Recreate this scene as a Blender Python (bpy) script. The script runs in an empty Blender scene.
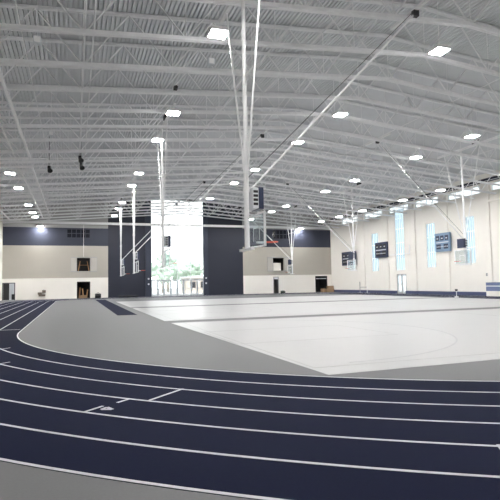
import bpy, bmesh, math, random
from mathutils import Vector, Matrix
random.seed(4)
S = bpy.context.scene
COL = S.collection
PI = math.pi

# ------------------------------------------------------------------ materials
MATS = {}
def mat(name, col, rough=0.5, metal=0.0, noise=0.06, scale=6.0, bump=0.0, coat=0.0, emit=None, spec=0.5):
    if name in MATS: return MATS[name]
    m = bpy.data.materials.new(name); m.use_nodes = True
    nt = m.node_tree; b = nt.nodes['Principled BSDF']
    b.inputs['Roughness'].default_value = rough
    b.inputs['Metallic'].default_value = metal
    b.inputs['Coat Weight'].default_value = coat
    b.inputs['Specular IOR Level'].default_value = spec
    tc = nt.nodes.new('ShaderNodeTexCoord')
    n = nt.nodes.new('ShaderNodeTexNoise'); n.inputs['Scale'].default_value = scale; n.inputs['Detail'].default_value = 4
    nt.links.new(tc.outputs['Object'], n.inputs['Vector'])
    r = nt.nodes.new('ShaderNodeMapRange')
    r.inputs['To Min'].default_value = 1 - noise; r.inputs['To Max'].default_value = 1 + noise
    nt.links.new(n.outputs['Fac'], r.inputs['Value'])
    mx = nt.nodes.new('ShaderNodeVectorMath'); mx.operation = 'SCALE'
    mx.inputs[0].default_value = col
    nt.links.new(r.outputs['Result'], mx.inputs['Scale'])
    nt.links.new(mx.outputs['Vector'], b.inputs['Base Color'])
    if bump:
        bp = nt.nodes.new('ShaderNodeBump'); bp.inputs['Strength'].default_value = bump; bp.inputs['Distance'].default_value = 0.005
        nt.links.new(n.outputs['Fac'], bp.inputs['Height']); nt.links.new(bp.outputs['Normal'], b.inputs['Normal'])
    if emit:
        b.inputs['Emission Color'].default_value = (*emit[0], 1); b.inputs['Emission Strength'].default_value = emit[1]
    MATS[name] = m
    return m

def glass_mat(name, tint, refl=0.08, rough=0.02):
    m = bpy.data.materials.new(name); m.use_nodes = True
    nt = m.node_tree; nt.nodes.clear()
    o = nt.nodes.new('ShaderNodeOutputMaterial')
    t = nt.nodes.new('ShaderNodeBsdfTransparent'); t.inputs['Color'].default_value = (*tint, 1)
    g = nt.nodes.new('ShaderNodeBsdfGlossy'); g.inputs['Roughness'].default_value = rough
    g.inputs['Color'].default_value = (.9, .95, 1, 1)
    x = nt.nodes.new('ShaderNodeMixShader'); x.inputs[0].default_value = refl
    nt.links.new(t.outputs[0], x.inputs[1]); nt.links.new(g.outputs[0], x.inputs[2]); nt.links.new(x.outputs[0], o.inputs[0])
    return m

def frosted_mat(name, col):
    m = bpy.data.materials.new(name); m.use_nodes = True
    nt = m.node_tree; nt.nodes.clear()
    o = nt.nodes.new('ShaderNodeOutputMaterial')
    t = nt.nodes.new('ShaderNodeBsdfTransparent'); t.inputs['Color'].default_value = (*col, 1)
    g = nt.nodes.new('ShaderNodeBsdfTranslucent'); g.inputs['Color'].default_value = (*col, 1)
    x = nt.nodes.new('ShaderNodeMixShader'); x.inputs[0].default_value = .35
    nt.links.new(t.outputs[0], x.inputs[1]); nt.links.new(g.outputs[0], x.inputs[2]); nt.links.new(x.outputs[0], o.inputs[0])
    return m

WHITE_STEEL = mat('white_steel', (.93, .935, .94), .45)
JOIST = mat('joist_paint', (.90, .91, .92), .55)
DECK = mat('deck_paint', (.74, .76, .78), .7, noise=.05, scale=1.5)
GREY_FLOOR = mat('grey_rubber', (.162, .164, .171), .6, noise=.10, scale=40, bump=.15, spec=.25)
TRACK = mat('navy_rubber', (.0056, .0088, .031), .85, noise=.35, scale=90, bump=.3, spec=.08)
LINE = mat('line_paint', (.62, .63, .66), .5)
COURT = mat('court_white', (.46, .46, .465), .36, noise=.03, scale=2.0, spec=.35)
COURT_LINE = mat('court_line_grey', (.36, .36, .38), .35)
COURT_FAINT = mat('court_line_pale', (.39, .39, .39), .35)
WALL_WHITE = mat('wall_white', (.93, .90, .84), .6, noise=.03, scale=.8)
WALL_BEIGE = mat('wall_beige', (.46, .435, .385), .65, noise=.03, scale=.8)
WALL_BLUE = mat('wall_slate_blue', (.030, .036, .060), .6, noise=.05, scale=.8)
WALL_NAVY = mat('wall_navy', (.0145, .0185, .036), .55, noise=.06, scale=1)
WALL_GREY = mat('wall_grey', (.42, .42, .42), .65, noise=.03)
JAMB = mat('jamb_navy', (.028, .036, .062), .5)
BLUE_BASE = mat('base_blue', (.060, .075, .16), .5)
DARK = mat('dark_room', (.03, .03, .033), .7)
BLACK = mat('black_plastic', (.015, .015, .017), .5)
DARK_NAVY = mat('navy_metal', (.022, .032, .075), .35)
SIGN_BLUE = mat('sign_blue', (.20, .30, .43), .35)
SIGN_PALE = mat('sign_pale', (.72, .75, .78), .5)
ORANGE = mat('rim_orange', (.70, .10, .05), .4)
ALU = mat('aluminium', (.55, .57, .60), .35, .7)
WOOD = mat('wood_tan', (.42, .24, .12), .6, noise=.2, scale=5)
CARD = mat('cardboard', (.38, .26, .16), .8, noise=.1)
STEEL_BROWN = mat('fountain_steel', (.20, .17, .14), .35, .5)
BARK = mat('bark', (.30, .25, .20), .9, noise=.3)
LEAF = mat('leaf_hazed', (.50, .60, .50), .8, noise=.35, scale=3)  # foliage colour lightened to carry the bright haze seen through the window
PAVE = mat('pavement', (.60, .60, .58), .85, noise=.1, scale=1)
BRICK = mat('far_building_wall', (.62, .52, .44), .8, noise=.08)
LAMP = mat('lamp_diffuser', (.9, .9, .9), .5, noise=0, emit=((1, .985, .965), 290))
GLASS = glass_mat('clear_glass', (.96, .98, .98))
DOOR_GLASS = glass_mat('door_glass', (.93, .96, .97), .10)
BOARD_GLASS = glass_mat('backboard_glass', (.88, .92, .93), .07, .05)
FROST = frosted_mat('side_window_glass', (.76, .86, .91))
DARK_GLASS = mat('dark_glass', (.012, .014, .022), .15)

# ------------------------------------------------------------------ mesh helpers
class MB:
    def __init__(s): s.v = []; s.f = []; s.m = []
    def box(s, x0, x1, y0, y1, z0, z1, mi=0):
        n = len(s.v)
        s.v += [(x0,y0,z0),(x1,y0,z0),(x1,y1,z0),(x0,y1,z0),(x0,y0,z1),(x1,y0,z1),(x1,y1,z1),(x0,y1,z1)]
        for q in ((0,3,2,1),(4,5,6,7),(0,1,5,4),(1,2,6,5),(2,3,7,6),(3,0,4,7)):
            s.f.append(tuple(n+i for i in q)); s.m.append(mi)
        return s
    def cbox(s, c, d, mi=0):
        return s.box(c[0]-d[0]/2, c[0]+d[0]/2, c[1]-d[1]/2, c[1]+d[1]/2, c[2]-d[2]/2, c[2]+d[2]/2, mi)
    def tube(s, a, b, r, r2=None, n=8, cap=True, mi=0):
        a = Vector(a); b = Vector(b); d = (b-a)
        if d.length < 1e-6: return s
        d.normalize(); u = d.orthogonal().normalized(); w = d.cross(u)
        r2 = r if r2 is None else r2; k = len(s.v)
        for p, rr in ((a, r), (b, r2)):
            for i in range(n):
                t = 2*PI*(i+.5)/n
                s.v.append(tuple(p + u*(rr*math.cos(t)) + w*(rr*math.sin(t))))
        for i in range(n):
            j = (i+1) % n
            s.f.append((k+i, k+j, k+n+j, k+n+i)); s.m.append(mi)
        if cap:
            s.f.append(tuple(k+i for i in reversed(range(n)))); s.m.append(mi)
            s.f.append(tuple(k+n+i for i in range(n))); s.m.append(mi)
        return s
    def path(s, pts, r, n=8):
        for a, b in zip(pts, pts[1:]): s.tube(a, b, r, n=n)
        return s
    def bar(s, a, b, w, h, mi=0):
        """rectangular bar from a to b, width w (horizontal), height h"""
        a = Vector(a); b = Vector(b); d = (b-a).normalized()
        u = d.cross(Vector((0,0,1)))
        u = Vector((1,0,0)) if u.length < 1e-5 else u.normalized()
        t = u.cross(d).normalized(); k = len(s.v)
        for p in (a, b):
            for su, st in ((-1,-1),(1,-1),(1,1),(-1,1)):
                s.v.append(tuple(p + u*(su*w/2) + t*(st*h/2)))
        for q in ((0,1,2,3),(7,6,5,4),(0,4,5,1),(1,5,6,2),(2,6,7,3),(3,7,4,0)):
            s.f.append(tuple(k+i for i in q)); s.m.append(mi)
        return s
    def torus(s, c, R, r, n=24, k=8):
        b = len(s.v)
        for i in range(n):
            a = 2*PI*i/n
            for j in range(k):
                t = 2*PI*j/k; q = R + r*math.cos(t)
                s.v.append((c[0]+q*math.cos(a), c[1]+q*math.sin(a), c[2]+r*math.sin(t)))
        for i in range(n):
            for j in range(k):
                s.f.append((b+i*k+j, b+((i+1)%n)*k+j, b+((i+1)%n)*k+(j+1)%k, b+i*k+(j+1)%k)); s.m.append(0)
        return s
    def slab(s, pl, pr, z0, z1, closed=False):
        """ribbon solid between polylines pl and pr (2-D), from z0 to z1"""
        k = len(s.v); n = len(pl)
        for a, b in zip(pl, pr):
            s.v += [(a[0],a[1],z1),(b[0],b[1],z1),(a[0],a[1],z0),(b[0],b[1],z0)]
        rng = range(n if closed else n-1)
        for i in rng:
            p = k+4*i; q = k+4*((i+1) % n)
            for f in ((p,p+1,q+1,q),(p+2,q+2,q+3,p+3),(p,q,q+2,p+2),(p+1,p+3,q+3,q+1)):
                s.f.append(f); s.m.append(0)
        if not closed:
            for p in (k, k+4*(n-1)):
                s.f.append((p,p+1,p+3,p+2)); s.m.append(0)
        return s
    def build(s, name, mats, parent=None, smooth=False, fix=True):
        me = bpy.data.meshes.new(name); me.from_pydata(s.v, [], s.f)
        if not isinstance(mats, (list, tuple)): mats = [mats]
        for m in mats: me.materials.append(m)
        for p, mi in zip(me.polygons, s.m): p.material_index = mi; p.use_smooth = smooth
        if fix:
            bm = bmesh.new(); bm.from_mesh(me); bmesh.ops.recalc_face_normals(bm, faces=bm.faces); bm.to_mesh(me); bm.free()
        me.update()
        o = bpy.data.objects.new(name, me); COL.objects.link(o)
        if parent: o.parent = parent
        return o

def tag(o, label, cat, group=None, kind=None):
    o['label'] = label; o['category'] = cat
    if group: o['group'] = group
    if kind: o['kind'] = kind
    return o
def thing(name, loc, label, cat, group=None, rz=0):
    o = bpy.data.objects.new(name, None); COL.objects.link(o)
    o.location = loc; o.rotation_euler = (0, 0, rz); o.empty_display_size = .2
    return tag(o, label, cat, group)
def struct(o, label=None, cat=None):
    o['kind'] = 'structure'
    if label: o['label'] = label
    if cat: o['category'] = cat
    return o
def copy_thing(o, loc, label):
    c = o.copy(); COL.objects.link(c); c.location = loc; c['label'] = label
    for ch in o.children:
        d = ch.copy(); COL.objects.link(d); d.parent = c
        for g in ch.children:
            e = g.copy(); COL.objects.link(e); e.parent = d
    return c
ORD = ['first','second','third','fourth','fifth','sixth','seventh','eighth','ninth','tenth','eleventh','twelfth','thirteenth',
       'fourteenth','fifteenth','sixteenth','seventeenth','eighteenth','nineteenth','twentieth','twenty-first','twenty-second','twenty-third','twenty-fourth']

# ------------------------------------------------------------------ dimensions (metres)
XL, XR, YB, YF = -8.9, 38.9, 71.64, -6.0
RX = 14.7
def chord(x): return 11.84 - .08*abs(x-RX)
JD = 2.35
def deck(x): return chord(x) + JD
K = (XR)/38.5                        # side-wall positions were taken on a plane at 38.5
def wy(y): return y*K
def wz(z): return 1.75 + (z-1.75)*K

# ------------------------------------------------------------------ shell
struct(MB().box(XL-.3, XR+.3, YF-.3, YB+.3, -.3, 0).build('floor', GREY_FLOOR), 'grey speckled rubber sports floor around the track', 'floor')

def wall_grid(us, vs, skip, matidx, place, mats, name):
    """wall as a grid of solid cells: us/vs cut positions, skip(u,v) holes, place(u0,u1,v0,v1)->box"""
    b = MB()
    for u0, u1 in zip(us, us[1:]):
        for v0, v1 in zip(vs, vs[1:]):
            uc, vc = (u0+u1)/2, (v0+v1)/2
            if skip(uc, vc): continue
            b.box(*place(u0, u1, v0, v1), matidx(uc, vc))
    return b.build(name, mats, fix=False)
def in_any(rects, u, v): return any(a < u < b and c < v < d for a, b, c, d in rects)

# back wall
WIN = (10.2, 17.85, 0, 13.9)
D1 = (-8.86, -7.35, 0, 2.25); D2 = (.25, 1.95, 0, 2.25); D3 = (28.8, 29.72, 0, 2.55); D4 = (36.0, 38.1, 0, 2.55)
N1 = (.24, 1.92, 3.69, 5.46); N2 = (28.85, 30.65, 3.49, 5.44)
back_holes = [WIN, D1, D2, D3, D4, N1, N2]
us = sorted({XL-.3, 4.3, 23.95, XR+.3, *[h[0] for h in back_holes], *[h[1] for h in back_holes]})
vs = sorted({0, 2.78, 7.12, 9.55, 9.9, 14.8, *[h[2] for h in back_holes], *[h[3] for h in back_holes]})
def backmat(u, v):
    if 4.3 < u < 23.95: return 3
    if v < 2.78: return 0
    if v < 7.12: return 1
    if v < (9.55 if u < 4.3 else 9.9): return 2
    return 4  # white-painted wall top, coloured grey for the shade behind the joists
struct(wall_grid(us, vs, lambda u, v: in_any(back_holes, u, v), backmat,
       lambda a, b, c, d: (a, b, YB, YB+.3, c, d), [WALL_WHITE, WALL_BEIGE, WALL_BLUE, WALL_NAVY, WALL_GREY], 'wall_back'),
       'far end wall banded white, beige and slate blue with navy middle', 'wall')

# right wall
def R(y0, y1, z0, z1): return (wy(y0), wy(y1), wz(z0), wz(z1))
W1 = R(57.7, 59.25, 2.95, 8.1); W2 = R(52.05, 53.85, 2.93, 10.6); W3 = R(46.4, 47.9, 3.1, 8.15); W4 = R(40.45, 41.7, 3.3, 8.17)
RD = (wy(51.85), wy(53.75), 0, 2.45)
CL = [(wy(a), wy(b), 10.38, 11.16) for a, b in ((62.6, 67.2), (56.6, 60.9), (51.0, 55.0), (45.7, 49.7), (39.5, 44.1), (33.8, 38.0), (28, 32.5))]
rh = [W1, W2, W3, W4, RD] + CL
us = sorted({YF-.3, YB+.3, *[h[0] for h in rh], *[h[1] for h in rh]})
vs = sorted({0, 11.35, 11.75, 12.8, *[h[2] for h in rh], *[h[3] for h in rh]})
struct(wall_grid(us, vs, lambda u, v: in_any(rh, u, v), lambda u, v: 1 if 11.35 < v < 11.75 else 0,
       lambda a, b, c, d: (XR, XR+.3, a, b, c, d), [WALL_WHITE, WALL_NAVY], 'wall_right'), 'long white side wall with tall narrow windows', 'wall')
struct(MB().box(XL-.3, XL, YF-.3, YB, 0, 12.8).build('wall_left', WALL_WHITE), 'white side wall seen edge-on beside the track', 'wall')
struct(MB().box(XL, XR, YF-.3, YF, 0, 14.8).build('wall_front', WALL_WHITE))

# ribbed deck: two slopes, flutes running the length of the hall
def build_deck():
    b = MB(); p = .19; xs = []
    x = XL-.3
    while x < XR+.3:
        xs += [(x, 0), (x+.125, 0), (x+.128, .16), (x+.187, .16)]
        x += p
    xs.append((XR+.3, 0))
    y0, y1 = YF-.3, YB+.3
    for x, dz in xs: b.v += [(x, y0, deck(x)+dz), (x, y1, deck(x)+dz)]
    for i in range(len(xs)-1):
        b.f.append((2*i, 2*i+1, 2*i+3, 2*i+2)); b.m.append(0)
    n = len(b.v)
    for x in (XL-.3, RX, XR+.3): b.v += [(x, y0, deck(x)+.25), (x, y1, deck(x)+.25)]
    for i in range(2):
        b.f.append((n+2*i, n+2*i+2, n+2*i+3, n+2*i+1)); b.m.append(0)
    return b.build('ceiling', DECK, fix=False)
struct(build_deck(), 'pale grey ribbed metal roof deck', 'ceiling')

# trims
def trim(n, o, label): o.name = 'trim_%d' % n; struct(o, label, 'trim')
tn = 1
for y in (61.3, 55.6, 50.1, 44.5, 38.65):
    o = MB().box(XR-.16, XR, wy(y)-.38, wy(y)+.38, 0, 11.25).build('trim', WALL_WHITE); trim(tn, o, 'white pilaster on the side wall'); tn += 1
for x0, x1 in ((9.36, 10.2), (17.85, 18.5)):
    o = MB().box(x0, x1, YB-.18, YB, 0, 13.2).build('trim', JAMB); trim(tn, o, 'navy jamb beside the great end window'); tn += 1
o = MB().box(XR-.30, XR, 28, wy(38.25), wz(9.22), wz(9.42)).build('trim', WALL_WHITE); trim(tn, o, 'white ledge high on the side wall'); tn += 1
struct(MB().box(XR-.19, XR, YF, RD[0], 0, .36).box(XR-.19, XR, RD[1], YB, 0, .36).build('baseboard_right', BLUE_BASE), 'blue base strip along the side wall', 'baseboard')

# rooms behind the openings
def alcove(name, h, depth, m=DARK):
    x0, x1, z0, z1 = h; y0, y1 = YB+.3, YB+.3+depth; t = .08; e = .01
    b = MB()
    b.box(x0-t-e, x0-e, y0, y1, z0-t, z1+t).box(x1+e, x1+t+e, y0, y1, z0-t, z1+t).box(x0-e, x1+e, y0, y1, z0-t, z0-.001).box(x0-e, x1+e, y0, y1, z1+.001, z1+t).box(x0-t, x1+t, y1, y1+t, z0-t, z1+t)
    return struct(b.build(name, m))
LIGHTROOM = mat('corridor_paint', (.55, .57, .60), .7)
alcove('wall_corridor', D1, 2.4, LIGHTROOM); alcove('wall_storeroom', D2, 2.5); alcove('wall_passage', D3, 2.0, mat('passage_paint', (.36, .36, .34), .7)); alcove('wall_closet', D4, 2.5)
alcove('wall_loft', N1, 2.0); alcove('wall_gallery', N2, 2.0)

def door_frame(n, h, m, label):
    x0, x1, z0, z1 = h; t = .09
    d = MB().box(x0, x0+t, YB-.03, YB+.2, 0, z1).box(x1-t, x1, YB-.03, YB+.2, 0, z1).box(x0+t, x1-t, YB-.03, YB+.2, z1-t, z1)
    o = d.build('door_%d' % n, m); struct(o, label, 'door'); return o
d = door_frame(1, D1, BLACK, 'dark framed doorway in the far corner with one leaf open')
MB().box(-8.75, -8.06, YB+.10, YB+.15, .02, 2.15).build('door_leaf', BLACK, d)
MB().box(-7.9, -7.5, YB+1.3, YB+1.6, .01, .75).build('bin', BLACK, d)
tag(MB().cbox((-7.75, YB+1.3, 2.20), (.25, .5, .04)).build('corridor_light', mat('corridor_diffuser', (.9, .9, .9), .5, emit=((1, .97, .9), 60))), 'lit light in the corridor behind the far corner doorway', 'ceiling light')
door_frame(2, D2, BLACK, 'dark doorway below the opening with the timber frame')
d = door_frame(3, D3, WALL_GREY, 'narrow doorway with pale head panel')
MB().box(28.9, 29.62, YB+.04, YB+.1, 2.15, 2.45).build('transom_panel', SIGN_PALE, d)
MB().box(29.36, 29.62, YB+.04, YB+.1, .02, 2.12).build('door_leaf', BLACK, d)
d = door_frame(4, D4, BLACK, 'wide dark doorway behind the cardboard boxes')
MB().box(36.1, 38.0, YB+.05, YB+.11, 2.10, 2.20).build('door_rail', SIGN_PALE, d)

# ------------------------------------------------------------------ big end window with storefront
def glazing(n, label, rect, cols, rows, fw, gm, fm, axis='y', plane=0, thick=.10):
    """glazing in a wall opening; axis 'y': opening in plane y=plane, u is x; axis 'x': plane x=plane, u is y"""
    u0, u1, z0, z1 = rect
    b = MB(); g = MB()
    def bx(mb, a, c, d, e, t):
        if axis == 'y': mb.box(a, c, plane-t/2, plane+t/2, d, e)
        else: mb.box(plane-t/2, plane+t/2, a, c, d, e)
    bx(b, u0, u0+fw, z0, z1, thick); bx(b, u1-fw, u1, z0, z1, thick)
    bx(b, u0+fw, u1-fw, z0, z0+fw, thick); bx(b, u0+fw, u1-fw, z1-fw, z1, thick)
    for c in cols: bx(b, c-fw/2, c+fw/2, z0+fw, z1-fw, thick*.9)
    for r in rows: bx(b, u0+fw, u1-fw, r-fw/2, r+fw/2, thick*.8)
    bx(g, u0+fw*.5, u1-fw*.5, z0+fw*.5, z1-fw*.5, .012)
    o = b.build('window_%d' % n, fm); struct(o, label, 'window')
    g.build('pane', gm, o)
    return o
PALE_FRAME = mat('pale_frame', (.75, .78, .80), .4)
glazing(1, 'tall bright end window over the entrance doors', (10.2, 17.85, 2.30, 13.9), [12.1, 14.0, 15.9], [3.6, 5.2, 6.8, 8.4, 10.0, 11.6], .07, GLASS, PALE_FRAME, 'y', YB+.15)
store = MB(); edges = [10.2, 11.15, 12.0, 13.0, 13.95, 14.85, 16.0, 16.88, 17.85]
for x in edges: store.box(max(x-.05, 10.2), min(x+.05, 17.85), YB+.08, YB+.2, 0, 2.2)
store.box(10.2, 17.85, YB+.08, YB+.2, 2.2, 2.3)
so = store.build('door_5', mat('storefront_frame', (.40, .45, .50), .4)); struct(so, 'glazed storefront doors under the great end window', 'door')
for a, b in zip(edges, edges[1:]):
    f = MB().box(a+.06, a+.12, YB+.1, YB+.18, .03, 2.17).box(b-.12, b-.06, YB+.1, YB+.18, .03, 2.17).box(a+.12, b-.12, YB+.1, YB+.18, .03, .25).box(a+.12, b-.12, YB+.1, YB+.18, 2.08, 2.17).build('door_leaf', PALE_FRAME, so)
    MB().box(a+.11, b-.11, YB+.133, YB+.145, .24, 2.09).build('pane', DOOR_GLASS, f)
    MB().box(a+.12, b-.12, YB+.09, YB+.12, .98, 1.05).build('push_bar', ALU, f)

# side windows
SW = [(W1, 'narrow side window beside the dark scoreboard'), (W2, 'tallest side window rising above the glass door'), (W3, 'narrow side window next to the blue scoreboard'), (W4, 'narrow side window behind the shot clock hoop')]
n = 2
for w, lab in SW:
    u0, u1, z0, z1 = w
    cols = [u0+(u1-u0)*t for t in (.27, .5, .73)]
    rows = [z0+(z1-z0)*t for t in (.34, .68)] if w is not W2 else [z0+(z1-z0)*t for t in (.22, .45, .68, .85)]
    glazing(n, lab, w, cols, rows, .07, FROST, PALE_FRAME, 'x', XR+.12); n += 1
for i, c in enumerate(CL):
    u0, u1, z0, z1 = c
    glazing(n, 'clerestory strip window under the eaves, %s from the far wall' % ORD[i], c, [u0+(u1-u0)*t for t in (.25, .5, .75)], [], .06, GLASS, PALE_FRAME, 'x', XR+.12); n += 1
for (x0, x1, z0, z1), lab in (((-1.05, 1.91, 8.21, 9.39), 'dark gridded louvre window above the timber-framed opening'), ((28.8, 31.8, 8.42, 9.78), 'dark gridded louvre window above the opening with white shutter')):
    b = MB()
    for i in range(6):
        x = x0+(x1-x0)*i/5; b.box(x-.04, x+.04, YB-.06, YB, z0, z1)
    for z in (z0, (z0+z1)/2, z1): b.box(x0-.04, x1+.04, YB-.05, YB, z-.04, z+.04)
    o = b.build('window_%d' % n, WALL_BLUE); struct(o, lab, 'window'); n += 1
    MB().box(x0, x1, YB-.03, YB-.001, z0, z1).build('pane', DARK_GLASS, o)
# glass door on the side wall
b = MB(); y0, y1, _, z1 = RD; ym = (y0+y1)/2
for y in (y0, ym-.05, y1-.1): b.box(XR-.02, XR+.2, y, y+.1, 0, z1)
b.box(XR-.02, XR+.2, y0, y1, z1-.1, z1)
o = b.build('door_6', WALL_GREY); struct(o, 'glass double door under the tallest side window', 'door')
for a, c in ((y0+.1, ym-.05), (ym+.05, y1-.1)):
    f = MB().box(XR+.05, XR+.11, a, a+.1, .02, z1-.12).box(XR+.05, XR+.11, c-.1, c, .02, z1-.12).box(XR+.05, XR+.11, a+.1, c-.1, .02, .25).box(XR+.05, XR+.11, a+.1, c-.1, z1-.24, z1-.12).build('door_leaf', PALE_FRAME, o)
    MB().box(XR+.075, XR+.085, a+.09, c-.09, .24, z1-.23).build('pane', DOOR_GLASS, f)

# ------------------------------------------------------------------ track, runway, courts
CX1, CX2, CY, RI = 14.5, 16.6, 21.3, 16.5      # inner edge of the near bend
XIL, XIR = CX1-RI, CX2+RI                        # inner edges of the straights
FY, FR = 61.5, 4.6                               # far corners
def oval(d):
    p = []
    for i in range(73):
        a = PI + (PI/2)*i/72; p.append((CX1+(RI+d)*math.cos(a), CY+(RI+d)*math.sin(a)))
    for i in range(73):
        a = 1.5*PI + (PI/2)*i/72; p.append((CX2+(RI+d)*math.cos(a), CY+(RI+d)*math.sin(a)))
    for i in range(25):
        a = (PI/2)*i/24; p.append((XIR-FR+(FR+d)*math.cos(a), FY+(FR+d)*math.sin(a)))
    for i in range(25):
        a = PI/2 + (PI/2)*i/24; p.append((XIL+FR+(FR+d)*math.cos(a), FY+(FR+d)*math.sin(a)))
    return p
LW = .874
tr = thing('running_track', (0, 0, 0), 'dark navy rubber running track curving round the hall', 'running track')
MB().slab(oval(-.03), oval(6*LW+.03), .0, .004, True).build('track_surface', TRACK, tr)
for i in range(7):
    d = i*LW
    MB().slab(oval(d-.024), oval(d+.024), .004, .0065, True).build('lane_line', LINE, tr)
def mark(pts, w=.05, name='lane_mark'):
    b = MB()
    for a, c in zip(pts, pts[1:]):
        a = Vector(a); c = Vector(c); d = (c-a).normalized(); q = Vector((-d.y, d.x))*w/2
        b.slab([tuple(a-q), tuple(c-q)], [tuple(a+q), tuple(c+q)], .004, .0067)
    return b.build(name, LINE, tr)
mark([(1.07, 7.75), (1.70, 8.35)]); mark([(.13, 7.41), (.39, 7.66)]); mark([(.60, 7.79), (.80, 7.97)])
mark([(.36, 7.46), (.50, 7.40), (.44, 7.56), (.36, 7.46)], .055, 'lane_number')
mark([(-2.9, 22.5), (-2.1, 22.5)], .06); mark([(-1.97, 15.68), (-1.74, 15.93)], .04); mark([(-1.6, 12.75), (-1.42, 12.95)], .04)
b = MB(); b.v = [(4.18,4.23,.0067),(4.05,4.03,.0067),(4.3,4.02,.0067),(4.4,4.12,.0067)]; b.f = [(0,1,2,3)]; b.m = [0]
b.build('lane_mark', LINE, tr)

rw = MB().box(2.3, 3.4, 29.6, 62.0, 0, .004).build('jump_runway', TRACK); tag(rw, 'narrow navy long-jump runway strip on the grey floor', 'runway')

CXL, CXR = 4.0, XIR-.1
courts = [(8.62, 22.35), (23.75, 37.85), (39.3, 53.6)]
CN = ['white court floor nearest the bend of the track, its arc line showing', 'white court floor in the middle, between two grey strips', 'white court floor farthest back, towards the end window']
def court_lines(root, y0, y1):
    cy = (y0+y1)/2; xm = (CXL+CXR)/2
    z0, z1 = .004, .006
    def ring(cx, yy, r, a0, a1, m, w=.05, n=48):
        p = [(cx+(r-w/2)*math.cos(a0+(a1-a0)*i/n), yy+(r-w/2)*math.sin(a0+(a1-a0)*i/n)) for i in range(n+1)]
        q = [(cx+(r+w/2)*math.cos(a0+(a1-a0)*i/n), yy+(r+w/2)*math.sin(a0+(a1-a0)*i/n)) for i in range(n+1)]
        MB().slab(p, q, z0, z1).build('court_line', m, root)
    def rect(x0, x1, ya, yb, m, w=.05):
        MB().box(x0, x1, ya, ya+w, z0, z1).box(x0, x1, yb-w, yb, z0, z1).box(x0, x0+w, ya+w, yb-w, z0, z1).box(x1-w, x1, ya+w, yb-w, z0, z1).build('court_line', m, root)
    xa, xb = CXL+1.55, CXR-1.55-2
    ring(xa, cy+.4, 6.35, -PI/2, PI/2, COURT_LINE); ring(xb, cy, 6.35, PI/2, 1.5*PI, COURT_LINE)
    rect(CXL+.55, CXR-2.3, y0+.6, y1-.35, COURT_FAINT)
    MB().box(xm-.025, xm+.025, y0+.65, y1-.4, z0, z1).build('court_line', COURT_FAINT, root)
    ring(xm, cy, 1.8, 0, 2*PI, COURT_FAINT)
    rect(CXL+.35, CXL+5.8, cy-1.8, cy+2.2, COURT_FAINT); rect(CXR-7.8, CXR-2.35, cy-1.8, cy+1.8, COURT_FAINT)
for (y0, y1), lab in zip(courts, CN):
    c = thing('court_floor', (0, 0, 0), lab, 'court floor', 'white sports court floors')
    if y0 < 10:   # the front court's edges run a little askew
        MB().slab([(CXL+.05, y1), (4.47, 8.45)], [(CXR, y1), (CXR, 8.95)], 0, .004).build('court_surface', COURT, c)
    else: MB().box(CXL, CXR, y0, y1, 0, .004).build('court_surface', COURT, c)
    court_lines(c, y0, y1)

# ------------------------------------------------------------------ roof steel
ys = [70.9-2.78*i for i in range(25)]
ys = [y for y in ys if y > 6]
XA, XB = XL+.05, XR-.32
def make_joist():
    t = thing('roof_joist', (0, 0, 0), '', 'roof joist', 'white steel roof joists')
    b = MB()
    for s in (-.06, .06):
        b.bar((XA, s, chord(XA)), (RX, s, chord(RX)), .07, .15); b.bar((RX, s, chord(RX)), (XB, s, chord(XB)), .07, .15)
    b.build('bottom_chord', JOIST, t)
    b = MB(); h = JD-.11
    for s in (-.06, .06):
        b.bar((XA, s, chord(XA)+h), (RX, s, chord(RX)+h), .08, .10); b.bar((RX, s, chord(RX)+h), (XB, s, chord(XB)+h), .08, .10)
    b.build('top_chord', JOIST, t)
    b = MB(); nn = 13; dx = (XB-XA)/nn
    for i in range(nn):
        x0 = XA+i*dx; xm = x0+dx/2; x1 = x0+dx
        b.tube((x0, 0, chord(x0)+h), (xm, 0, chord(xm)), .036, n=5, cap=False)
        b.tube((xm, 0, chord(xm)), (x1, 0, chord(x1)+h), .036, n=5, cap=False)
        b.tube((xm, 0, chord(xm)), (xm, 0, chord(xm)+h), .022, n=4, cap=False)
    b.build('web', JOIST, t)
    return t
j0 = make_joist()
for i, y in enumerate(ys):
    lab = 'white lattice steel roof joist, %s counting from the far end wall' % ORD[i]
    if i == 0: j0.location = (0, y, 0); j0['label'] = lab
    else: copy_thing(j0, (0, y, 0), lab)
for i, x in enumerate((-5.8, .6, 9.2, 19.8, 28.2, 34.6)):
    o = MB().tube((x, 6.5, chord(x)+.16), (x, 70.8, chord(x)+.16), .03, n=6).build('bridging_rod', JOIST)
    tag(o, 'thin white bridging rod along the roof joists, %s row counting from the track straight' % ORD[i], 'roof rod', 'bridging rods across the joists')
o = MB().box(XL+.02, XR-.3, YB-.5, YB-.30, 10.02, 10.07).box(XL+.02, XR-.3, YB-.5, YB-.30, 10.30, 10.35).box(XL+.02, XR-.3, YB-.41, YB-.39, 10.07, 10.30).build('steel_beam', WHITE_STEEL)
tag(o, 'long white steel beam crossing the far wall above the navy panels', 'beam')

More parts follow.
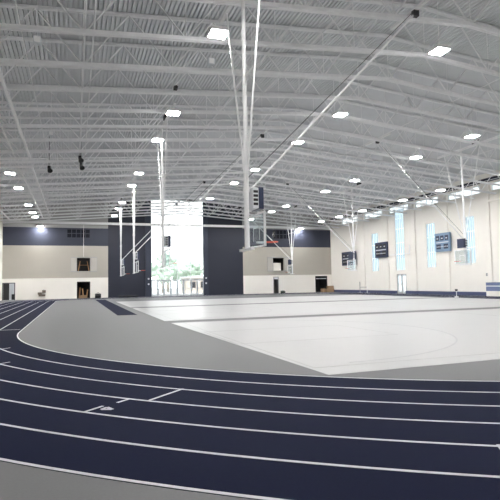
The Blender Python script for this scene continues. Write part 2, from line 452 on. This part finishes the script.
# ------------------------------------------------------------------ lamps
def make_lamp():
    t = thing('ceiling_light', (0, 0, 0), '', 'ceiling light', 'square high-bay lights under the roof')
    MB().cbox((0, 0, .13), (.64, .64, .14)).build('housing', WHITE_STEEL, t)
    MB().cbox((0, 0, .05), (.58, .58, .019)).build('diffuser', LAMP, t)
    MB().tube((0, 0, .2), (0, 0, JD+.3), .012, n=6).build('hanger', WHITE_STEEL, t)
    return t
ENDLAMP = ((-4.35, 70.9, 9.55), (33.3, 70.9, 9.95))
rows = [
 (-4.65, [40.9, 46.9, 56.6, 62.4, 66.2, 71.0], 'beyond the pipe frames'),
 (5.0, [17.4, 26.5, 31.9, 42.0, 47.4, 57.7, 62.6, 69.0], 'over the runway hoops'),
 (15.1, [17.4, 26.1, 32.3, 41.3, 47.5, 57.1, 62.6, 69.0], 'under the roof ridge'),
 (24.45, [25.5, 31.2, 40.1, 45.8, 56.0, 60.9, 69.0], 'between ridge and scoreboards'),
 (33.35, [39.1, 45.0, 53.0, 58.8, 64.0, 71.0], 'along the clerestory windows')]
l0 = None
for x, yy, where in rows:
    m = len(yy)
    for k, y in enumerate(yy):
        lab = 'lit square ceiling light in the row %s, %s from the end wall' % (where, ORD[m-1-k])
        kk = (chord(x)-.40-1.75)/(chord(x)-.12-1.75); loc = (x*kk, y*kk, chord(x)-.40) if y != 71.0 else ENDLAMP[x > 0]
        if l0 is None: l0 = make_lamp(); l0.location = loc; l0['label'] = lab
        else: copy_thing(l0, loc, lab)
for k, (x, y) in enumerate(((24.45, 16.5), (33.35, 24.0), (33.35, 31.0), (5.0, 11.5), (15.1, 11.5), (24.45, 10.0), (-4.65, 11.5), (5.0, 2.5), (15.1, 2.5), (24.45, 2.5))):
    copy_thing(l0, (x, y, chord(x)-.40), 'lit square ceiling light outside the picture, %s of the closest ones' % ORD[k])

# ------------------------------------------------------------------ basketball backstops
def make_hoop(s, jx, beam0=-4.4, beam1=2.6):
    """hung backstop: mast at the local origin, board facing s along x; jx = local x of the brace joint"""
    t = thing('basketball_hoop', (0, 0, 0), '', 'basketball hoop', 'ceiling-hung basketball hoops')
    zb = 11.45
    MB().tube((0, 0, 2.75), (0, 0, 6.3), .082, n=12).tube((0, 0, 6.3), (0, 0, zb), .068, n=12).tube((0, 0, 6.2), (0, 0, 6.45), .10, n=12).tube((0, 0, 4.6), (0, 0, 4.75), .105, n=12).build('mast', WHITE_STEEL, t)
    MB().box(-.06, .06, beam0, beam1, zb, zb+.16).build('support_beam', WHITE_STEEL, t)
    for q in (-1, 1):
        MB().tube((0, q*.06, 4.9), (0, q*1.85, zb), .033, n=8).build('strut', WHITE_STEEL, t)
    MB().tube((0, -1.0, 8.35), (0, 1.0, 8.35), .022, n=6).build('cross_brace', WHITE_STEEL, t)
    br = MB().tube((s*.1, 0, 4.65), (jx, 0, 11.6), .036, n=8).build('brace', WHITE_STEEL, t)
    MB().cbox((jx, 0, 11.58), (.22, .16, .22)).build('pivot', BLACK, br)
    MB().box(jx-.05, jx+.05, -1.6, 1.5, 11.68, 11.80).build('pivot_beam', WHITE_STEEL, t)
    MB().tube((s*.1, .09, 5.1), (jx, .09, 11.72), .012, n=5).build('hoist_cable', BLACK, t)
    MB().cbox((0, -1.5, zb+.28), (.25, .5, .24)).build('winch', BLACK, t)
    bx = s*.30; z0, z1, hw = 2.84, 3.91, .82
    bb = MB().box(bx-.008, bx+.008, -hw, hw, z0, z1).build('backboard', BOARD_GLASS, t)
    f = MB()
    for y in (-hw, hw-.06): f.box(bx-.03, bx+.03, y, y+.06, z0, z1)
    for z in (z0, z1-.05): f.box(bx-.03, bx+.03, -hw+.06, hw-.06, z, z+.05)
    f.build('board_frame', WHITE_STEEL, bb)
    fx = bx+s*.012; f = MB()
    f.box(min(fx, fx+s*.004), max(fx, fx+s*.004), -.30, -.25, z0+.22, z0+.67).box(min(fx, fx+s*.004), max(fx, fx+s*.004), .25, .30, z0+.22, z0+.67).box(min(fx, fx+s*.004), max(fx, fx+s*.004), -.25, .25, z0+.62, z0+.67)
    f.build('target_square', WHITE_STEEL, bb)
    for y in (-.5, .5):
        MB().tube((0, y*.1, z0+.9), (bx-s*.03, y, z0+.95), .025, n=6).build('board_arm', WHITE_STEEL, t)
        MB().tube((0, y*.1, z0-.02), (bx-s*.03, y, z0+.02), .03, n=6).build('board_arm', WHITE_STEEL, t)
    MB().box(-.06, .06, -.5, .62, z0-.09, z0-.02).build('cross_bar', WHITE_STEEL, t)
    rx = bx+s*.50; rz = 3.03
    rim = MB().torus((rx, 0, rz), .228, .013).build('rim', ORANGE, t, smooth=True)
    MB().box(min(bx+s*.03, rx-s*.2), max(bx+s*.03, rx-s*.2), -.07, .07, rz-.05, rz+.010).build('rim_bracket', WHITE_STEEL, rim)
    sc = MB().box(min(s*.10, s*.29), max(s*.10, s*.29), -.33, .33, 4.06, 4.70, 0).build('shot_clock', SIGN_PALE, t)
    MB().box(min(s*.29, s*.45), max(s*.29, s*.45), -.35, .35, 4.04, 4.72).build('clock_face', DARK_NAVY, sc)
    f = MB()
    for k in range(4): f.box(min(s*.12, s*.27), max(s*.12, s*.27), -.34, -.33, 4.15+.13*k, 4.23+.13*k)
    f.build('vent_slot', BLACK, sc)
    return t
hl = make_hoop(1, 6.75)
hl.location = (5.12, 14.86, 0); hl['label'] = 'largest ceiling-hung hoop in front, tall white mast and glass board in profile'
LH = [((5.12, 30.95), 'ceiling-hung hoop with white mast crossing the great bright window'),
      ((5.12, 47.0), 'ceiling-hung hoop with mast before navy panel, the one closer to the bright window'),
      ((5.12, 60.9), 'ceiling-hung hoop with short thin mast before navy panel, farthest along the runway')]
for (x, y), lab in LH: copy_thing(hl, (x, y, 0), lab)
hr = make_hoop(-1, -7.4)
hr.location = (27.7, 30.05, 0); hr['label'] = 'ceiling-hung hoop on splayed struts in front of the blue scoreboard wall'
for (x, y), lab in (((27.7, 46.05), 'ceiling-hung hoop on splayed struts, seen against the dark wall sign'), ((27.7, 61.9), 'ceiling-hung hoop seen against the far beige wall by the white shutter')):
    copy_thing(hr, (x, y, 0), lab)

# ------------------------------------------------------------------ hanging pipe frames on the left
def pipe_frame(x1, x2, y0, y1, yi0, yi1, label):
    t = thing('pipe_frame', (x1, y0, 10.25), label, 'hanging frame', 'white pipe frames hung under the roof')
    def bar(name, a, b, w=.12):
        MB().bar((a[0]-x1, a[1]-y0, chord(a[0])-.12-10.25), (b[0]-x1, b[1]-y0, chord(b[0])-.12-10.25), w, .12).build(name, WHITE_STEEL, t)
    bar('side_rail', (x1, y0), (x1, y1)); bar('side_rail', (x2, y0), (x2, y1))
    bar('end_rail', (x1, y0), (x2, y0)); bar('end_rail', (x1, y1), (x2, y1))
    bar('inner_rail', (x1-.85, yi0), (x1-.85, yi1), .07)
    b = MB()
    for y in (y0+.4, (y0+y1)/2, y1-.4):
        b.tube((0, y-y0, chord(x1)-.1-10.25), (0, y-y0, chord(x1)+JD-10.25), .012, n=5); b.tube((x2-x1, y-y0, chord(x2)-.1-10.25), (x2-x1, y-y0, chord(x2)+1.6-10.25), .012, n=5)
    b.build('hanger', WHITE_STEEL, t)
pipe_frame(-2.88, -7.6, 12.0, 36.0, 12.3, 34.6, 'white rectangular pipe frame hung under the roof, the near one')
pipe_frame(-2.96, -7.6, 38.6, 67.5, 41.0, 67.0, 'white rectangular pipe frame hung under the roof, the far one')

# ------------------------------------------------------------------ small things under the roof
def roof_speaker(x, y, label):
    z = chord(x)-.45
    t = thing('roof_speaker', (x, y, z), label, 'speaker', 'white box speakers under the roof')
    b = MB(); b.box(-.13, .13, -.12, .12, .16, .42); b.build('cabinet', SIGN_PALE, t)
    MB().box(-.10, .10, -.135, -.12, .19, .39).build('grille', WHITE_STEEL, t)
    MB().tube((0, 0, .42), (0, 0, JD+.4), .015, n=6).build('hanger', WHITE_STEEL, t)
for x, y, lab in ((-1.29, 18.6, 'white box speaker hung under the roof, the largest, top corner'), (-1.32, 30.1, 'white box speaker hung under the roof above the black horn speaker'),
                  (-1.38, 42.4, 'white box speaker hung under the roof just below the black horn speaker'), (-1.37, 53.3, 'small white box speaker, the farthest before the end wall'), (5.3, 19.6, 'white box speaker under the roof by the brightest lamp')):
    roof_speaker(x, y, lab)
def horn(x, y, dz, label):
    z = chord(x)-.62+dz
    t = thing('horn_speaker', (x, y, z), label, 'loudspeaker', 'black loudspeakers hung under the roof')
    MB().tube((0, 0, .27), (.08, -.22, .03), .09, .18, n=14).build('horn', BLACK, t)
    MB().cbox((0, .05, .32), (.2, .2, .22)).build('driver_box', BLACK, t)
    MB().tube((0, 0, .42), (0, 0, JD+.6-dz), .02, n=6).build('hanger', BLACK, t)
horn(-1.79, 38.1, 0, 'black horn loudspeaker hung alone under the roof beside the pipe frame')
horn(.28, 35.6, .1, 'black horn loudspeaker hung under the roof, upper one of two')
horn(.37, 37.4, 0, 'black horn loudspeaker hung under the roof, lower one of two')
def camera_dome(x, y, lab):
    t = thing('pivot_motor', (x, y, chord(x)+.05), lab, 'motor', 'black hoist motors under the joists')
    MB().cbox((0, 0, -.06), (.16, .2, .16)).build('gearbox', BLACK, t)
    MB().tube((0, -.22, -.07), (0, .1, -.07), .075, n=12).build('drum', BLACK, t)
camera_dome(4.46, 23.0, 'black hoist motor under a joist above the window hoop')
for x, lab, y1 in ((-1.79, 'thin grey conduit along the roof ending at the lone black horn speaker', 37.6), (.3, 'thin grey conduit along the roof ending at the paired black horn speakers', 35.2)):
    z = chord(x)+.10
    tag(MB().tube((x, 7, z), (x, y1, z), .025, n=6).build('conduit', JOIST), lab, 'conduit', 'roof conduits')

# ------------------------------------------------------------------ things on the walls
def on_right(y, z): return wy(y), wz(z)
def scoreboard(y0, y1, z0, z1, m, label):
    y0, y1, z0, z1 = wy(y0), wy(y1), wz(z0), wz(z1)
    t = thing('scoreboard', (XR-.17, (y0+y1)/2, z0), label, 'scoreboard')
    w = (y1-y0)/2; h = z1-z0
    MB().box(-.22, 0, -w, w, 0, h).build('cabinet', m, t)
    pm = BLACK if m is not SIGN_BLUE else DARK_NAVY
    for yy in (-.62, 0, .62): MB().box(-.235, -.22, yy*w-.24*w, yy*w+.24*w, h*.60, h*.86).build('digit_panel', pm, t)
    for yy in (-.5, .5): MB().box(-.235, -.22, yy*w-.3*w, yy*w+.3*w, h*.14, h*.40).build('digit_panel', pm, t)
    f = MB()
    for yy in (-.62, 0, .62): f.box(-.25, -.236, yy*w-.10*w, yy*w+.10*w, h*.68, h*.74)
    f.box(-.235, -.22, -.85*w, .85*w, h*.47, h*.52)
    for k in range(8): f.box(-.25, -.236, (-.75+.2*k)*w, (-.65+.2*k)*w, h*.24, h*.29)
    f.build('digits', SIGN_PALE, t)
scoreboard(55.15, 57.85, 4.7, 6.72, DARK_NAVY, 'dark navy scoreboard on the side wall, between the narrow and the tallest window')
scoreboard(43.65, 45.95, 4.75, 6.8, SIGN_BLUE, 'light blue scoreboard on the side wall')
scoreboard(63.0, 66.8, 4.0, 6.0, DARK_NAVY, 'dark navy scoreboard far down the side wall, half hidden by a hoop')

t = thing('wall_rail', (XR, wy(50.6), wz(4.9)), 'white pipe rail with upturned end on the side wall under the tallest window', 'wall rail')
MB().tube((-.35, 0, 0), (-.35, 4.2, 0), .05, n=8).build('rail', WHITE_STEEL, t)
MB().tube((-.35, 0, -.05), (-.35, 0, 1.0), .05, n=8).build('upright', WHITE_STEEL, t)
for y in (.5, 2.2, 3.9): MB().tube((-.35, y, 0), (0, y, 0), .03, n=8).build('bracket', WHITE_STEEL, t)

t = thing('barrier', (37.6, 60.2, .008), 'low white post-and-rail barrier standing by the side wall', 'barrier')
MB().tube((0, .9, .02), (0, .9, 1.55), .05, n=8).build('post', WALL_GREY, t); MB().tube((0, -.9, .02), (0, -.9, .85), .04, n=8).build('post', WHITE_STEEL, t)
MB().tube((0, .9, .8), (0, -.9, .8), .04, n=8).build('rail', WALL_GREY, t)
MB().box(-.25, .25, .6, 1.2, 0, .05).box(-.25, .25, -1.2, -.6, 0, .05).build('foot', WALL_GREY, t)

t = thing('stanchion', (33.2, 37.4, .008), 'short white floor stanchion with black head at the track edge', 'stanchion')
MB().tube((0, 0, 0), (0, 0, .12), .17, n=16).build('base', WHITE_STEEL, t); MB().tube((0, 0, .12), (0, 0, .62), .03, n=10).build('post', WHITE_STEEL, t)
MB().tube((0, 0, .60), (0, 0, .78), .11, .13, n=16).build('head', BLACK, t)

y = wy(37.4)
t = thing('mat_stack', (XR-.75, y-.9, .008), 'blue padded mats with pale edge stacked against the side wall', 'crash mats')
MB().box(-.5, .5, -1.5, 1.5, 0, .5).build('mat', WALL_WHITE, t)
MB().box(-.5, .5, -1.5, 1.5, .5, .92).build('mat', mat('mat_blue', (.14, .18, .32), .5), t)
MB().box(-.5, .5, -1.5, 1.5, .92, 1.02).build('mat', SIGN_PALE, t)
MB().box(-.5, .5, -1.5, 1.5, 1.02, 1.32).build('mat', mat('mat_blue', (.14, .18, .32), .5), t)
for yy, zz, lab in ((44.9, 2.35, 'tiny grey outlet plate on the side wall below the blue scoreboard'), (38.9, 2.1, 'small grey switch plate on the side wall pilaster')):
    xx = XR-.001 if yy > 40 else XR-.161
    tag(MB().box(xx-.03, xx, wy(yy)-.1, wy(yy)+.1, wz(zz)-.15, wz(zz)+.15).build('wall_plate', WALL_GREY), lab, 'wall plate')

# far wall openings with sliding shutters
def opening(h, xl, xr, zt, zb, label, inner):
    x0, x1, z0, z1 = h
    t = thing('hatch', (x0, YB, z0), label, 'hatch')
    SH = mat('shutter_beige', (.52, .50, .46), .55)
    for a, b in ((xl, x0-.03), (x1+.03, xr)):
        s_ = MB().box(a-x0, b-x0, -.07, -.005, zb-z0, zt-z0).build('shutter', SH, t)
        f = MB()
        for u in (a, b-.05): f.box(u-x0, u-x0+.05, -.09, -.07, zb-z0, zt-z0)
        for z in (zb, zt-.05): f.box(a-x0+.05, b-x0-.05, -.09, -.07, z-z0, z-z0+.05)
        f.build('shutter_frame', WALL_GREY, s_)
    MB().box(xl-x0, xr-x0, -.13, -.0, zt-z0, zt-z0+.08).build('track_rail', WALL_GREY, t)
    MB().box(xl-x0, xr-x0, -.13, -.0, zb-z0-.08, zb-z0).build('sill', WALL_GREY, t)
    inner(t, x0, x1, z0, z1)
def timber(t, x0, x1, z0, z1): pass
def white_panel(t, x0, x1, z0, z1):
    MB().box(.1, x1-x0-.35, .35, .40, .0, 1.2).build('lower_panel', WALL_WHITE, t)
opening(N1, -.55, 2.85, 5.52, 3.66, 'wall hatch with beige sliding shutters, timber frame inside', timber)
opening(N2, 27.9, 31.6, 5.50, 3.46, 'wall hatch with beige sliding shutters and white lower panel', white_panel)
t = thing('timber_frame', (1.1, YB+.2, 3.70), 'tan timber trestle standing inside the wall hatch', 'trestle')
for a, b in ((-.7, -.45), (.7, .45)):
    MB().bar((a, 0, 0), (b, 0, 1.35), .10, .10).build('leg', WOOD, t)
MB().bar((-.55, 0, 1.4), (.6, 0, 1.4), .1, .12).build('top_rail', DARK, t)
MB().bar((-.55, 0, .8), (.55, 0, .8), .06, .06).build('cross_rail', WOOD, t)
tag(MB().tube((1.08, YB-.25, 5.62), (1.08, YB-.25, 10.0), .02, n=6).build('hanging_cable', WHITE_STEEL), 'thin white cable hanging down the far wall to the timber-framed hatch', 'cable')

# far floor things
t = thing('drinking_fountain', (-4.1, YB, .35), 'brown steel two-level drinking fountain on the far white wall', 'drinking fountain')
MB().box(-.50, -.02, -.42, -.01, .28, .58).build('basin', STEEL_BROWN, t); MB().box(.02, .46, -.42, -.01, .52, .86).build('basin', STEEL_BROWN, t)
MB().box(-.42, .40, -.16, -.01, .05, .30).build('back_panel', STEEL_BROWN, t)
MB().tube((.24, -.2, .86), (.24, -.2, .98), .05, n=8).build('spout', ALU, t)
t = thing('equipment_bag', (2.95, 70.9, .005), 'black equipment bag on the floor beside the dark doorway', 'bag')
b = MB(); b.tube((-.38, 0, .30), (.38, 0, .30), .30, .28, n=14); b.build('bag_body', BLACK, t, smooth=False)
b = MB()
for i in range(10):
    a0, a1 = PI*i/10, PI*(i+1)/10; b.tube((.18*math.cos(a0), 0, .56+.16*math.sin(a0)), (.18*math.cos(a1), 0, .56+.16*math.sin(a1)), .02, n=6)
b.build('handle', BLACK, t)
t = thing('rolled_mat', (6.9, 70.7, .02), 'long low black rolled mat lying before the navy wall', 'mat')
MB().tube((-1.3, 0, .13), (1.3, 0, .13), .13, n=14).build('roll', BLACK, t)
for x in (-.8, .8): MB().tube((x-.03, 0, .13), (x+.03, 0, .13), .14, n=14).build('strap', DARK_NAVY, t)
t = thing('duffel_bag', (29.95, 70.6, .005), 'small dark bag on the floor by the narrow doorway', 'bag')
MB().tube((-.32, 0, .2), (.32, 0, .2), .20, .17, n=12).build('bag_body', mat('bag_green', (.06, .07, .06), .8), t)
MB().tube((-.1, 0, .42), (.1, 0, .42), .02, n=6).build('handle', BLACK, t)
def carton(x, y, z, w, d, h, lab, rz=0):
    t = thing('cardboard_box', (x, y, z), lab, 'box', 'brown cardboard boxes by the far corner', rz)
    MB().box(-w/2, w/2, -d/2, d/2, 0, h).build('carton', CARD, t)
    MB().box(-w/2-.002, w/2+.002, -.04, .04, h-.08, h+.003).build('tape', WOOD, t)
carton(38.05, 70.8, 0, 1.2, .7, .52, 'wide brown cardboard box on the floor, bottom of the corner stack')
carton(38.15, 70.8, .523, .95, .6, .45, 'brown cardboard box on top of the corner stack')
carton(37.05, 71.1, 0, .6, .5, .55, 'smaller brown cardboard box on the floor beside the corner stack', .2)
for k, (x, dx, lab) in enumerate(((.55, .12, 'tan plank leaning inside the dark doorway, longest'), (1.1, -.12, 'tan plank leaning inside the dark doorway, tilted the other way'), (1.5, .15, 'tan plank leaning inside the dark doorway, nearest its jamb'))):
    tag(MB().bar((x, YB+.5, .06), (x+dx, YB+1.2, 1.45-.15*k), .16, .05).build('plank', WOOD), lab, 'plank', 'planks in the dark doorway')
tag(MB().box(.5, 1.6, YB+.35, YB+.45, .01, .42).build('board', CARD), 'low tan board on edge inside the dark doorway', 'board')
for k, (x, z, lab) in enumerate(((9.8, 2.5, 'small pale wall plate on the navy jamb, upper, by the low black mat'), (9.8, 1.75, 'small pale wall plate on the navy jamb, lower, by the low black mat'), (18.15, 2.5, 'small pale wall plate on the opposite navy jamb, upper'), (18.15, 1.75, 'small pale wall plate on the opposite navy jamb, lower'))):
    tag(MB().box(x-.11, x+.11, YB-.24, YB-.181, z-.11, z+.11).build('wall_plate', SIGN_PALE), lab, 'wall plate', 'plates on the window jambs')

# ------------------------------------------------------------------ outside
struct(MB().box(-90, 160, YB+.31, 190, -.5, -.06).box(XR+.31, 160, -60, YB+.31, -.5, -.06).build('ground_outside', PAVE), 'pale paving outside the windows', 'ground')
def blob(b, c, r, seed):
    rnd = random.Random(seed)
    bm = bmesh.new(); bmesh.ops.create_icosphere(bm, subdivisions=2, radius=1)
    k = len(b.v)
    for v in bm.verts:
        q = r*(1+rnd.uniform(-.22, .22)); b.v.append((c[0]+v.co.x*q, c[1]+v.co.y*q, c[2]+v.co.z*q*.85))
    for f in bm.faces: b.f.append(tuple(k+v.index for v in f.verts)); b.m.append(0)
    bm.free()
TL = ['pale green tree outside the end window, leftmost', 'pale green tree outside the end window, second from the leftmost', 'pale green tree outside the end window, behind the hoop mast', 'pale green tree outside the end window, middle one', 'pale green tree outside the end window, second from the rightmost', 'pale green tree outside the end window, rightmost', 'tallest pale tree outside the end window, standing farther back']
for k, (x, y, h) in enumerate(((14.0, 104, 6.3), (16.6, 101, 5.6), (18.7, 106, 7.0), (21.4, 103, 6.0), (24.0, 105, 6.4), (26.6, 102, 5.8), (20.2, 116, 9.0))):
    t = thing('tree', (x, y, -.06), TL[k], 'tree', 'trees outside the end window')
    MB().tube((0, 0, 0), (0, 0, h*.5), .16, .09, n=8).build('trunk', BARK, t)
    b = MB(); rnd = random.Random(k)
    for j in range(16):
        a = rnd.uniform(0, 2*PI); q = rnd.uniform(0, 1.0)*h*.22; zz = h*(.38+.55*rnd.random())
        blob(b, (q*math.cos(a), q*math.sin(a), zz), h*rnd.uniform(.09, .16), j)
    b.build('crown', LEAF, t)
t = thing('low_building', (24.0, 92, -.06), 'low pale brick building outside, seen over the entrance doors', 'building')
MB().box(-4.5, 4.5, 0, 4, 0, 2.8).build('wall', BRICK, t); MB().box(-4.8, 4.8, -.3, 4.3, 2.8, 3.1).build('roof', SIGN_PALE, t)
for x in (-3.2, -1.2, .8, 2.8): MB().box(x-.5, x+.5, -.05, 0, 1.0, 2.1).build('window', DARK_GLASS, t)

# ------------------------------------------------------------------ sky, camera, view
w = bpy.data.worlds.new('World'); S.world = w; w.use_nodes = True
nt = w.node_tree; bg = nt.nodes['Background']
tc = nt.nodes.new('ShaderNodeTexCoord'); sp = nt.nodes.new('ShaderNodeSeparateXYZ'); nt.links.new(tc.outputs['Generated'], sp.inputs[0])
rp = nt.nodes.new('ShaderNodeValToRGB'); mr = nt.nodes.new('ShaderNodeMapRange')
mr.inputs['From Min'].default_value = .82; mr.inputs['From Max'].default_value = .97
nt.links.new(sp.outputs['Y'], mr.inputs['Value']); nt.links.new(mr.outputs['Result'], rp.inputs['Fac'])
rp.color_ramp.elements[0].color = (.47, .50, .52, 1); rp.color_ramp.elements[1].color = (1, 1, 1, 1)
rp.color_ramp.elements[0].position = .0; rp.color_ramp.elements[1].position = .95
nt.links.new(rp.outputs['Color'], bg.inputs['Color']); bg.inputs['Strength'].default_value = 3.6
sun = bpy.data.lights.new('sun', 'SUN'); sun.energy = 5.0; sun.angle = .05
so_ = bpy.data.objects.new('sun', sun); COL.objects.link(so_); so_.rotation_euler = (math.radians(48), 0, math.radians(-8)); so_.location = (0, -60, 60)

F = 500.0
def ray(px, py): return Vector(((px-250)/F, -(py-250)/F, 1.0)).normalized()
Yc = ray(75, 285.5); p2 = ray(1075, 285.5-18.0)
Zc = p2.cross(Yc).normalized()
if Zc.y < 0: Zc = -Zc
Xc = Yc.cross(Zc).normalized()
if Xc.x < 0: Xc = -Xc
right = Vector((Xc.x, Yc.x, Zc.x)); up = Vector((Xc.y, Yc.y, Zc.y)); fwd = Vector((Xc.z, Yc.z, Zc.z))
cam = bpy.data.cameras.new('camera'); cam.sensor_width = 36; cam.sensor_fit = 'HORIZONTAL'; cam.lens = 36.0*F/500; cam.clip_end = 600; cam.clip_start = .05
co = bpy.data.objects.new('camera', cam); COL.objects.link(co)
M = Matrix((right, up, -fwd)).transposed().to_4x4(); M.translation = (0, 0, 1.75)
co.matrix_world = M
S.camera = co
S.view_settings.view_transform = 'Standard'; S.view_settings.look = 'None'
S.view_settings.gamma = 1.0; S.view_settings.use_curve_mapping = False; S.view_settings.exposure = 0.0
try:
    S.cycles.max_bounces = 10; S.cycles.diffuse_bounces = 5; S.cycles.transparent_max_bounces = 16
except Exception: pass
